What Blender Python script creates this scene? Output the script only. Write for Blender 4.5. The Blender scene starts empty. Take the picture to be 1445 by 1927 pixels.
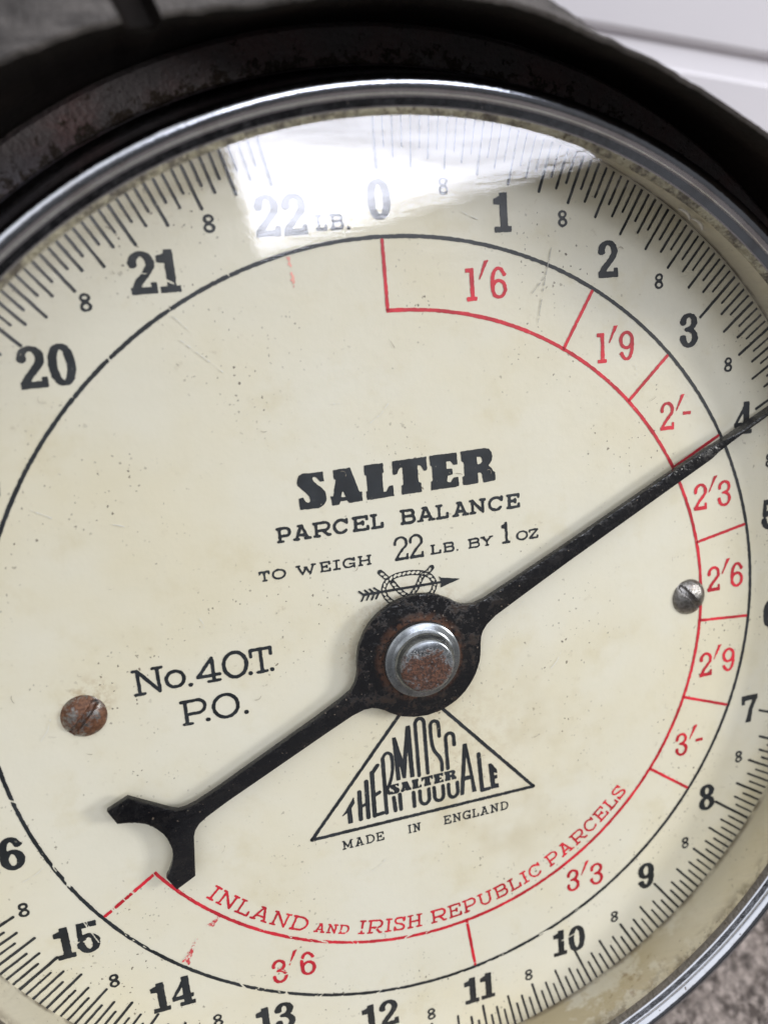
import bpy, bmesh, math, random
import numpy as np
from mathutils import Matrix, Vector

# ------------------------------------------------------------------ camera, world, light
SC = bpy.context.scene
COL = SC.collection
S = 0.08                      # metres per dial unit (radius of the printed black circle = 80 mm)
TILT = math.radians(45)       # the dial leans back 45 degrees
ROOT_M = Matrix.Rotation(TILT, 4, 'X') @ Matrix.Scale(S, 4)

def dial_to_world(v):
    return ROOT_M @ Vector(v)

cam_data = bpy.data.cameras.new('camera')
cam = bpy.data.objects.new('camera', cam_data)
COL.objects.link(cam)
_R = [[0.96146328, -0.08413291, 0.26174418], [0.139333, 0.96982191, -0.20007943], [-0.23701198, 0.22883863, 0.94417064]]
_rot = Matrix.Rotation(TILT, 3, 'X') @ Matrix(_R).transposed()
cam.matrix_world = Matrix.Translation(dial_to_world((-0.4930058, 0.79737729, 1.76540785))) @ _rot.to_4x4()
cam_data.sensor_fit = 'VERTICAL'
cam_data.sensor_height = 34.6
cam_data.sensor_width = 34.6
cam_data.lens = 34.6 * 1455.6 / 1927
cam_data.clip_start = 0.005
cam_data.clip_end = 50
cam_data.dof.use_dof = True
cam_data.dof.focus_distance = 1.93 * S
cam_data.dof.aperture_fstop = 11
SC.camera = cam

world = bpy.data.worlds.new("World")
SC.world = world
world.use_nodes = True
_bg = world.node_tree.nodes['Background']
# room: pale ceiling, dimmer walls, and the dark shape of the photographer in front of the dial
_wt = world.node_tree
def _wn(typ, **kw):
    nd = _wt.nodes.new('ShaderNode' + typ)
    for k_, v_ in kw.items():
        setattr(nd, k_, v_)
    return nd
_geo = _wn('TexCoord')
def _dot(vec):
    nd = _wn('VectorMath', operation='DOT_PRODUCT')
    _wt.links.new(_geo.outputs['Generated'], nd.inputs[0])
    nd.inputs[1].default_value = tuple(vec)
    return nd.outputs['Value']
def _range(x, a, b, lo, hi, smooth=True):
    nd = _wn('MapRange', interpolation_type='SMOOTHSTEP' if smooth else 'LINEAR')
    _wt.links.new(x, nd.inputs['Value'])
    for k_, v_ in (('From Min', a), ('From Max', b), ('To Min', lo), ('To Max', hi)):
        if isinstance(v_, bpy.types.NodeSocket):
            _wt.links.new(v_, nd.inputs[k_])
        else:
            nd.inputs[k_].default_value = v_
    return nd.outputs['Result']
_nz = _wn('TexNoise')
_nz.inputs['Scale'].default_value = 1.7
_nz.inputs['Detail'].default_value = 1.0
_wt.links.new(_geo.outputs['Generated'], _nz.inputs['Vector'])
_room = _range(_dot((0, 0, 1)), 0.46, 0.82, 0.34, 1.62)
_dark = _range(_nz.outputs['Fac'], 0.47, 0.51, 0.01, 0.13)
_front = (Matrix.Rotation(TILT, 3, 'X') @ Vector((0.33, -0.40, 1.0))).normalized()
_wt.links.new(_range(_dot(_front), 0.79, 0.84, _room, _dark), _bg.inputs['Strength'])
_bg.inputs['Color'].default_value = (0.98, 0.98, 1.0, 1)

def area(name, loc, target, sx, sy, radiance, color, xdir=None):
    d = bpy.data.lights.new(name, 'AREA')
    d.shape = 'RECTANGLE'
    o = bpy.data.objects.new(name, d)
    COL.objects.link(o)
    L, T = dial_to_world(loc), dial_to_world(target)
    z = (L - T).normalized()
    x = (ROOT_M.to_3x3() @ Vector(xdir)) if xdir else Vector((1, 0, 0))
    x = (x - z * x.dot(z)).normalized()
    y = z.cross(x)
    m = Matrix((x, y, z)).transposed().to_4x4()
    m.translation = L
    o.matrix_world = m
    d.size, d.size_y = sx * S, sy * S
    d.energy = radiance * math.pi * d.size * d.size_y
    d.color = color
    return o

# a bright rooflight overhead (it is the white patch mirrored in the glass) and a broad window to the right
area('rooflight', (8.45, 7.12, 25.0), (8.45, 7.12, 0.0), 12.5, 4.4, 12.5, (0.88, 0.90, 1.0), (0.978, 0.208, 0.0))
area('window_light', (9.4, 1.5, 6.8), (0, 0, 0), 2.6, 2.6, 33.0, (1.0, 0.975, 0.94))

SC.cycles.max_bounces = 6
SC.cycles.diffuse_bounces = 3
SC.cycles.glossy_bounces = 3
SC.cycles.caustics_reflective = False

vs = SC.view_settings
SC.display_settings.display_device = 'sRGB'
vs.view_transform = 'Standard'
vs.look = 'None'
vs.exposure = 0
vs.gamma = 1
vs.use_curve_mapping = False

# ------------------------------------------------------------------ object helpers
def link(o, parent=None):
    COL.objects.link(o)
    if parent is not None:
        o.parent = parent
    return o

def mesh_obj(name, verts, faces, mat, parent=None, smooth=False, sharp=None, mats=None, fmat=None):
    me = bpy.data.meshes.new(name)
    me.from_pydata([tuple(map(float, v)) for v in verts], [], faces)
    for m in (mats or [mat]):
        me.materials.append(m)
    if fmat is not None:
        me.polygons.foreach_set('material_index', fmat)
    if smooth:
        me.polygons.foreach_set('use_smooth', [True] * len(me.polygons))
        if sharp:
            me.set_sharp_from_angle(angle=math.radians(sharp))
    me.update()
    return link(bpy.data.objects.new(name, me), parent)

def lathe(name, prof, mat, parent, n=256, center=(0, 0), closed=False, sharp=35, cap=False):
    v, f = [], []
    m = len(prof)
    for r, z in prof:
        for i in range(n):
            a = 2 * math.pi * i / n
            v.append((center[0] + r * math.sin(a), center[1] + r * math.cos(a), z))
    for j in range(m if closed else m - 1):
        k = (j + 1) % m
        for i in range(n):
            i2 = (i + 1) % n
            f.append((j * n + i, k * n + i, k * n + i2, j * n + i2))
    if cap:
        f.append(tuple((m - 1) * n + i for i in range(n)))
    o = mesh_obj(name, v, f, mat, parent, True, sharp)
    fix_normals(o)
    return o

def fix_normals(o):
    bm = bmesh.new()
    bm.from_mesh(o.data)
    bmesh.ops.recalc_face_normals(bm, faces=bm.faces)
    bm.to_mesh(o.data)
    bm.free()

def arc(cx, cy, rx, ry, a0, a1, n=24):
    return [(cx + rx * math.cos(math.radians(a0 + (a1 - a0) * i / n)), cy + ry * math.sin(math.radians(a0 + (a1 - a0) * i / n))) for i in range(n + 1)]

def spline(P, n=8, closed=False):
    P = [np.array(p, float) for p in P]
    N = len(P)
    out = []
    for i in range(N if closed else N - 1):
        if closed:
            a, b, c, d = P[i - 1], P[i], P[(i + 1) % N], P[(i + 2) % N]
        else:
            a, b, c, d = P[max(i - 1, 0)], P[i], P[i + 1], P[min(i + 2, N - 1)]
        for k in range(n):
            t = k / n
            q = .5 * ((2 * b) + (c - a) * t + (2 * a - 5 * b + 4 * c - d) * t * t + (3 * b - a - 3 * c + d) * t ** 3)
            out.append((q[0], q[1]))
    if not closed:
        out.append((P[-1][0], P[-1][1]))
    return out

# ------------------------------------------------------------------ material helpers
class NT:
    def __init__(self, name):
        self.m = bpy.data.materials.new(name)
        self.m.use_nodes = True
        self.t = self.m.node_tree
        self.t.nodes.clear()
        self.out = self.t.nodes.new('ShaderNodeOutputMaterial')
        self.co = self.t.nodes.new('ShaderNodeTexCoord').outputs['Object']
    def n(self, typ, ins=None, **kw):
        nd = self.t.nodes.new('ShaderNode' + typ)
        for k, v in kw.items():
            setattr(nd, k, v)
        for k, v in (ins or {}).items():
            s = nd.inputs[k]
            if isinstance(v, bpy.types.NodeSocket):
                self.t.links.new(v, s)
            else:
                if hasattr(s.default_value, '__len__') and hasattr(v, '__len__') and len(s.default_value) == 4 and len(v) == 3:
                    v = tuple(v) + (1,)
                s.default_value = v
        return nd
    def math(self, op, a, b=0.0, c=None, clamp=False):
        nd = self.n('Math', {0: a, 1: b}, operation=op, use_clamp=clamp)
        if c is not None:
            if isinstance(c, bpy.types.NodeSocket):
                self.t.links.new(c, nd.inputs[2])
            else:
                nd.inputs[2].default_value = c
        return nd.outputs[0]
    def noise(self, scale, detail=3, rough=.55, co=None, dist=0.0):
        return self.n('TexNoise', {'Vector': co or self.co, 'Scale': scale, 'Detail': detail, 'Roughness': rough, 'Distortion': dist}).outputs['Fac']
    def ramp(self, x, lo, hi, a=0.0, b=1.0, smooth=True):
        return self.n('MapRange', {'Value': x, 'From Min': lo, 'From Max': hi, 'To Min': a, 'To Max': b}, clamp=True, interpolation_type='SMOOTHSTEP' if smooth else 'LINEAR').outputs['Result']
    def mix(self, f, a, b):
        nd = self.n('Mix', data_type='RGBA')
        for s, v in ((nd.inputs[0], f), (nd.inputs[6], a), (nd.inputs[7], b)):
            if isinstance(v, bpy.types.NodeSocket):
                self.t.links.new(v, s)
            else:
                s.default_value = v if not hasattr(v, '__len__') else tuple(v) + (1,) if len(v) == 3 else v
        return nd.outputs[2]
    def mixf(self, f, a, b):
        return self.math('ADD', a, self.math('MULTIPLY', f, b - a))
    def bump(self, h, strength=.3, dist=.01):
        return self.n('Bump', {'Height': h, 'Strength': strength, 'Distance': dist}).outputs['Normal']
    def warp(self, amount, scale):
        nz = self.n('TexNoise', {'Vector': self.co, 'Scale': scale, 'Detail': 3}).outputs['Color']
        off = self.n('VectorMath', {0: nz, 1: (.5, .5, .5)}, operation='SUBTRACT').outputs[0]
        sc = self.n('VectorMath', {0: off, 'Scale': amount}, operation='SCALE').outputs[0]
        return self.n('VectorMath', {0: self.co, 1: sc}, operation='ADD').outputs[0]
    def specks(self, scale, size, share, warp=.02, wscale=60.0):
        """irregular specks: 0..1 mask; share = part of the cells that hold one"""
        co = self.warp(warp, wscale)
        v = self.n('TexVoronoi', {'Vector': co, 'Scale': scale, 'Randomness': 1.0}, voronoi_dimensions='3D')
        sep = self.n('SeparateColor', {0: v.outputs['Color']})
        keep = self.math('LESS_THAN', sep.outputs[0], share)
        sz = self.math('MULTIPLY', sep.outputs[1], size)
        d = self.math('SUBTRACT', v.outputs['Distance'], sz)
        return self.math('MULTIPLY', keep, self.ramp(d, size * .15, -size * .15))
    def near(self, p, r0, r1):
        d = self.n('VectorMath', {0: self.co, 1: p}, operation='DISTANCE').outputs['Value']
        return self.ramp(d, r1, r0)
    def bsdf(self, color, rough=.5, metal=0.0, normal=None, spec=.5, coat=0.0):
        ins = {'Base Color': color, 'Roughness': rough, 'Metallic': metal, 'Specular IOR Level': spec, 'Coat Weight': coat}
        if normal is not None:
            ins['Normal'] = normal
        b = self.n('BsdfPrincipled', ins)
        self.t.links.new(b.outputs[0], self.out.inputs[0])
        return b

def m_enamel(name, base, wall=False):
    k = NT(name)
    big = k.noise(1.6, 4, .6)
    c = k.mix(k.ramp(big, .35, .7), base, (base[0] * .97, base[1] * .935, base[2] * .84))
    mid = k.noise(5.5, 5, .65)
    c = k.mix(k.math('MULTIPLY', k.ramp(mid, .52, .75), .5), c, (base[0] * .86, base[1] * .80, base[2] * .64))
    # soft grey-brown foxing
    fox = k.math('MULTIPLY', k.ramp(k.noise(26, 4, .7), .60, .78), k.ramp(k.noise(3.1, 2), .42, .62))
    c = k.mix(k.math('MULTIPLY', fox, .38), c, (.36, .29, .19))
    # fly specks of three sizes
    s1 = k.specks(26, .13, .35, .030, 60)
    s2 = k.specks(60, .22, .30, .014, 110)
    s3 = k.specks(110, .30, .22, .008, 200)
    zone = k.ramp(k.noise(3.4, 4, .6), .46, .64, .04, 1.0)
    c = k.mix(k.math('MULTIPLY', k.math('MULTIPLY', s1, zone), .5), c, (.20, .17, .13))
    c = k.mix(k.math('MULTIPLY', k.math('MULTIPLY', s2, zone), .85), c, (.15, .12, .085))
    c = k.mix(k.math('MULTIPLY', k.math('MULTIPLY', s3, zone), .9), c, (.08, .06, .045))
    if not wall:
        # rust bled round the left screw and the hub
        for p, r0, r1, am in (((-.775, .035, 0), .03, .07, .32), ((-.80, .0, 0), .045, .07, .32), ((.0, .0, 0), .15, .21, .35), ((.08, -.30, 0), .02, .28, .22)):
            f = k.math('MULTIPLY', k.near(p, r0, r1), k.ramp(k.noise(38, 4, .7), .42, .62))
            c = k.mix(k.math('MULTIPLY', f, am), c, (.40, .27, .12))
        # tea-coloured blotches low on the dial
        f = k.math('MULTIPLY', k.near((.16, -.42, 0), .05, .5), k.ramp(k.noise(4.2, 3, .6), .45, .7))
        c = k.mix(k.math('MULTIPLY', f, .5), c, (.52, .43, .24))
    else:
        sep = k.n('SeparateXYZ', {0: k.co})
        low = k.ramp(sep.outputs['Y'], -.92, -1.14)
        st = k.ramp(k.noise(4.0, 5, .65), .44, .50)
        c = k.mix(k.math('MULTIPLY', k.math('MULTIPLY', low, st), .62), c, (.44, .35, .17))
        st2 = k.math('MULTIPLY', k.ramp(k.noise(13, 5, .7), .56, .64), low)
        c = k.mix(k.math('MULTIPLY', st2, .5), c, (.22, .12, .04))
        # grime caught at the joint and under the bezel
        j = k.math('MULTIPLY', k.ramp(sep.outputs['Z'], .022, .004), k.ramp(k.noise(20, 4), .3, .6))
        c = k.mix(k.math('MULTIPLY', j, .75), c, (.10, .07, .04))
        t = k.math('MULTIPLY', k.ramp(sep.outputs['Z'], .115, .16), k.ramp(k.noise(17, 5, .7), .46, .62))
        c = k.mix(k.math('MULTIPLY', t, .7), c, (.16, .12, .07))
    nrm = k.bump(k.noise(40, 3), .02, .01)
    k.bsdf(c, k.ramp(k.noise(8, 3), .3, .7, .34, .5), 0, nrm, .45)
    return k.m

def m_ink(name, col, base, wear=.3):
    k = NT(name)
    f = k.ramp(k.noise(48, 4, .7), .66, .74) if wear < .9 else k.ramp(k.noise(85, 4, .7), .44, .56)
    g = k.specks(90, .16, .10, .012, 120)
    w = k.math('MAXIMUM', k.math('MULTIPLY', f, wear), k.math('MULTIPLY', g, .75))
    v = k.mix(k.ramp(k.noise(12, 4), .35, .7), col, [x * 1.7 + .006 for x in col])
    k.bsdf(k.mix(w, v, base), .42, 0, None, .45)
    return k.m

def m_chrome():
    k = NT('chrome')
    sc = k.n('Mapping', {'Vector': k.co, 'Scale': (1, 1, 1)}).outputs[0]
    n1 = k.noise(55, 4, .7)
    n2 = k.noise(300, 2, .6)
    tarn = k.ramp(k.noise(9, 5, .65), .48, .72)
    pit = k.specks(70, .2, .14, .012, 120)
    c = k.mix(k.math('MULTIPLY', tarn, .45), (.47, .49, .54), (.25, .235, .23))
    c = k.mix(pit, c, (.10, .08, .06))
    r = k.math('ADD', k.ramp(n1, .3, .75, .09, .20), k.math('MULTIPLY', pit, .4))
    k.bsdf(c, r, 1.0, k.bump(k.math('ADD', n1, k.math('MULTIPLY', n2, .35)), .035, .005))
    return k.m

def m_seal():
    k = NT('cream_grey_seal')
    g = k.ramp(k.noise(22, 5, .75), .44, .62)
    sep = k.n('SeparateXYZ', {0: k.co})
    up = k.ramp(sep.outputs['Y'], -.1, .5)  # cream towards the top of the ring, grey-brown below
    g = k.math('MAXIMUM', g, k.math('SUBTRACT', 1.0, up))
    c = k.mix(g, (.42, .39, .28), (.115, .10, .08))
    c = k.mix(k.ramp(k.noise(60, 3, .7), .58, .68), c, (.07, .05, .03))
    k.bsdf(c, .6, 0, k.bump(k.noise(45, 4, .7), .5, .012))
    return k.m

def m_glass():
    k = NT('dial_glass')
    # reflection of a thin pane (both faces), the same from either side
    geo = k.n('NewGeometry')
    cs = k.math('ABSOLUTE', k.n('VectorMath', {0: geo.outputs['Incoming'], 1: geo.outputs['Normal']}, operation='DOT_PRODUCT').outputs['Value'])
    fr = k.math('ADD', k.math('MULTIPLY', k.math('POWER', k.math('SUBTRACT', 1.0, cs), 5.0), .9), .078, clamp=True)
    smear = k.n('Mapping', {'Vector': k.co, 'Rotation': (0, 0, .45), 'Scale': (5, 34, 5)}).outputs[0]
    sm = k.noise(1.0, 5, .7, smear)
    fr = k.math('MULTIPLY', fr, k.ramp(sm, .34, .66, 1.03, .82))
    bump = k.bump(k.math('ADD', k.math('MULTIPLY', sm, .5), k.noise(2.2, 2)), .006, .02)
    gl = k.n('BsdfGlossy', {'Color': (.98, .98, 1), 'Roughness': .014, 'Normal': bump})
    gl2 = k.n('BsdfGlossy', {'Color': (.98, .98, 1), 'Roughness': .17})
    glm = k.n('MixShader', {0: k.ramp(sm, .42, .75, .03, .22), 1: gl.outputs[0], 2: gl2.outputs[0]})
    tr = k.n('BsdfTransparent', {'Color': (.985, .99, .985)})
    mx = k.n('MixShader', {0: fr, 1: tr.outputs[0], 2: glm.outputs[0]})
    # dust and wiped grime lying on the pane, thicker towards its rim
    r = k.n('VectorMath', {0: k.co}, operation='LENGTH').outputs['Value']
    edge = k.ramp(r, 1.09, 1.2)
    du = k.math('MULTIPLY', k.ramp(sm, .42, .74), k.math('ADD', k.math('MULTIPLY', edge, .12), .015))
    df = k.n('BsdfDiffuse', {'Color': (.42, .37, .30)})
    m2 = k.n('MixShader', {0: du, 1: mx.outputs[0], 2: df.outputs[0]})
    k.t.links.new(m2.outputs[0], k.out.inputs[0])
    return k.m

def m_flange():
    k = NT('speckled_grey_paint')
    c = k.mix(k.ramp(k.noise(7, 4), .4, .65), (.17, .15, .155), (.22, .145, .145))
    r = k.n('VectorMath', {0: k.co}, operation='LENGTH').outputs['Value']
    inner = k.ramp(r, 1.415, 1.345)
    rust = k.ramp(k.math('ADD', k.noise(30, 5, .75), k.math('MULTIPLY', inner, .17)), .60, .66)
    c = k.mix(rust, c, (.045, .028, .018))
    s = k.specks(48, .2, .4, .02, 80)
    c = k.mix(s, c, (.03, .022, .018))
    f = k.ramp(k.noise(130, 3, .7), .52, .62)
    c = k.mix(k.math('MULTIPLY', f, .35), c, (.22, .21, .215))
    k.bsdf(c, .5, .1, k.bump(k.noise(55, 4, .7), .25, .008))
    return k.m

def m_hood():
    k = NT('dark_hood_paint')
    c = k.mix(k.ramp(k.noise(6, 4), .4, .7), (.007, .0055, .005), (.015, .011, .009))
    # lit look of the right-hand end painted into the colour as lighter brown
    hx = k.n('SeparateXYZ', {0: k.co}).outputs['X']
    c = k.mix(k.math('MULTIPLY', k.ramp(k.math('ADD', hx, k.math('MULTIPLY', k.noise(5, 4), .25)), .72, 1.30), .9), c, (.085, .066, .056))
    k.bsdf(c, .7, 0, k.bump(k.noise(60, 3), .15, .01), .12)
    return k.m

def m_lip():
    k = NT('worn_grey_lip')
    st = k.noise(1.0, 5, .7, k.n('Mapping', {'Vector': k.co, 'Scale': (3.5, 16, 16), 'Rotation': (0, 0, -.42)}).outputs[0])
    c = k.mix(k.ramp(st, .42, .66), (.11, .10, .096), (.035, .031, .03))
    c = k.mix(k.specks(40, .2, .25, .03, 60), c, (.012, .01, .01))
    c = k.mix(k.math('MULTIPLY', k.ramp(k.noise(160, 3, .7), .60, .72), .5), c, (.025, .022, .02))
    k.bsdf(c, .55, .2, k.bump(k.noise(80, 4), .4, .01))
    return k.m

def m_pointer():
    k = NT('black_japanned_steel')
    r = k.n('VectorMath', {0: k.co}, operation='LENGTH').outputs['Value']
    hub = k.ramp(r, .30, .12)
    n = k.noise(34, 5, .75)
    rust = k.math('MULTIPLY', k.ramp(n, .52, .63), k.math('ADD', k.math('MULTIPLY', hub, .28), .03))
    c = k.mix(rust, (.0035, .0035, .005), (.075, .042, .024))
    ring = k.math('MULTIPLY', k.ramp(r, .132, .104), k.ramp(k.noise(48, 4, .7), .38, .55))
    c = k.mix(k.math('MULTIPLY', ring, .85), c, (.115, .045, .02))
    d = k.math('MAXIMUM', k.specks(48, .13, .40, .012, 120), k.specks(95, .20, .35, .008, 160))
    c = k.mix(k.math('MULTIPLY', d, .6), c, (.24, .19, .145))
    h = k.math('ADD', k.math('MULTIPLY', k.noise(22, 3, .6), .5), k.math('ADD', k.math('MULTIPLY', d, .5), k.math('MULTIPLY', rust, .4)))
    rg = k.math('ADD', k.ramp(n, .4, .62, .16, .34), k.math('MULTIPLY', ring, .3))
    k.bsdf(c, rg, 0, k.bump(h, .22, .005), .34)
    return k.m

def m_nut():
    k = NT('zinc_plated_nut')
    sep = k.n('SeparateXYZ', {0: k.co})
    cap = k.ramp(sep.outputs['Z'], .095, .101)
    x = k.math('MULTIPLY', k.math('ADD', sep.outputs['X'], .010), 1.0)
    y = k.math('ADD', sep.outputs['Y'], .012)
    d = k.math('SQRT', k.math('ADD', k.math('MULTIPLY', x, x), k.math('MULTIPLY', k.math('MULTIPLY', y, y), 1.9)))
    e = k.math('ADD', d, k.math('MULTIPLY', k.math('SUBTRACT', k.noise(48, 6, .85), .5), .15))
    rust = k.math('MULTIPLY', k.math('MULTIPLY', k.ramp(e, .074, .060), cap), k.ramp(k.noise(62, 5, .8), .36, .46, .25, 1.0))
    gr = k.noise(150, 3, .7)
    rc = k.mix(k.ramp(gr, .4, .65), (.04, .016, .01), (.15, .06, .032))
    base = k.mix(k.ramp(k.noise(30, 4, .7), .4, .7), (.29, .31, .335), (.17, .185, .20))
    base = k.mix(k.specks(110, .2, .12, .01, 150), base, (.06, .05, .045))
    c = k.mix(rust, base, rc)
    met = k.math('SUBTRACT', 1.0, rust)
    ro = k.math('ADD', k.math('MULTIPLY', rust, .55), k.ramp(k.noise(26, 3), .3, .7, .20, .32))
    h = k.math('MULTIPLY', rust, gr)
    k.bsdf(c, ro, met, k.bump(h, .35, .006))
    return k.m

def m_screw(name, rusty):
    k = NT(name)
    n = k.noise(38, 5, .7)
    thr = .40 if rusty else .60
    sep = k.n('SeparateXYZ', {0: k.co})
    rust = k.ramp(n, thr, thr + .12)
    rc = k.mix(k.ramp(k.noise(110, 3), .4, .6), (.10, .04, .02), (.19, .085, .045))
    base = k.mix(k.ramp(k.noise(90, 3), .4, .65), (.33, .32, .315), (.19, .18, .17))
    c = k.mix(rust, base, rc)
    met = k.math('SUBTRACT', 1.0, k.math('MULTIPLY', rust, .85))
    k.bsdf(c, k.math('ADD', k.math('MULTIPLY', rust, .2), .30), met, k.bump(k.math('ADD', k.noise(120, 4, .7), k.math('MULTIPLY', n, .6)), .13, .005))
    return k.m

def m_plain(name, col, rough=.5, spec=.4):
    k = NT(name)
    c = k.mix(k.ramp(k.noise(9, 4), .35, .7), col, [x * .9 for x in col])
    k.bsdf(c, rough, 0, None, spec)
    return k.m

def m_ground():
    k = NT('rough_grey_brown_floor')
    co = k.n('Mapping', {'Vector': k.co, 'Scale': (1 / S, 1 / S, 1 / S)}).outputs[0]
    a = k.noise(9, 5, .7, co)
    b = k.noise(30, 4, .7, co)
    v = k.n('TexVoronoi', {'Vector': co, 'Scale': 20.0}).outputs['Distance']
    c = k.mix(k.ramp(a, .36, .64), (.075, .062, .056), (.25, .215, .195))
    c = k.mix(k.ramp(b, .45, .62), c, (.34, .295, .27))
    c = k.mix(k.ramp(v, .5, .15, 0, .7), c, (.055, .046, .042))
    k.bsdf(c, .9, 0, k.bump(k.math('ADD', a, k.math('MULTIPLY', v, -.6)), .9, .004), .2)
    return k.m

CREAM = (.775, .745, .63)
M_DIAL = m_enamel('cream_enamel', CREAM)
M_WALL = m_enamel('cream_rim_enamel', (.70, .665, .56), True)
M_BLACK = m_ink('black_print', (.011, .014, .018), (.45, .43, .36), .35)
M_RED = m_ink('red_print', (.47, .011, .026), CREAM, .5)
M_FAINT = m_ink('faded_red_print', (.62, .30, .25), CREAM, .8)
M_SCRAPED = m_ink('scraped_red_print', (.55, .05, .06), CREAM, 1.0)
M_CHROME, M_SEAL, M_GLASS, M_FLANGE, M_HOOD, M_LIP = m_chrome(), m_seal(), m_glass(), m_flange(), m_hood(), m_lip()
M_POINTER, M_NUT = m_pointer(), m_nut()
M_SCRATCH = m_plain('bare_scratch', (.80, .79, .74), .5)
M_DARKSCRATCH = m_plain('dirty_scratch', (.52, .51, .46), .5)
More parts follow.
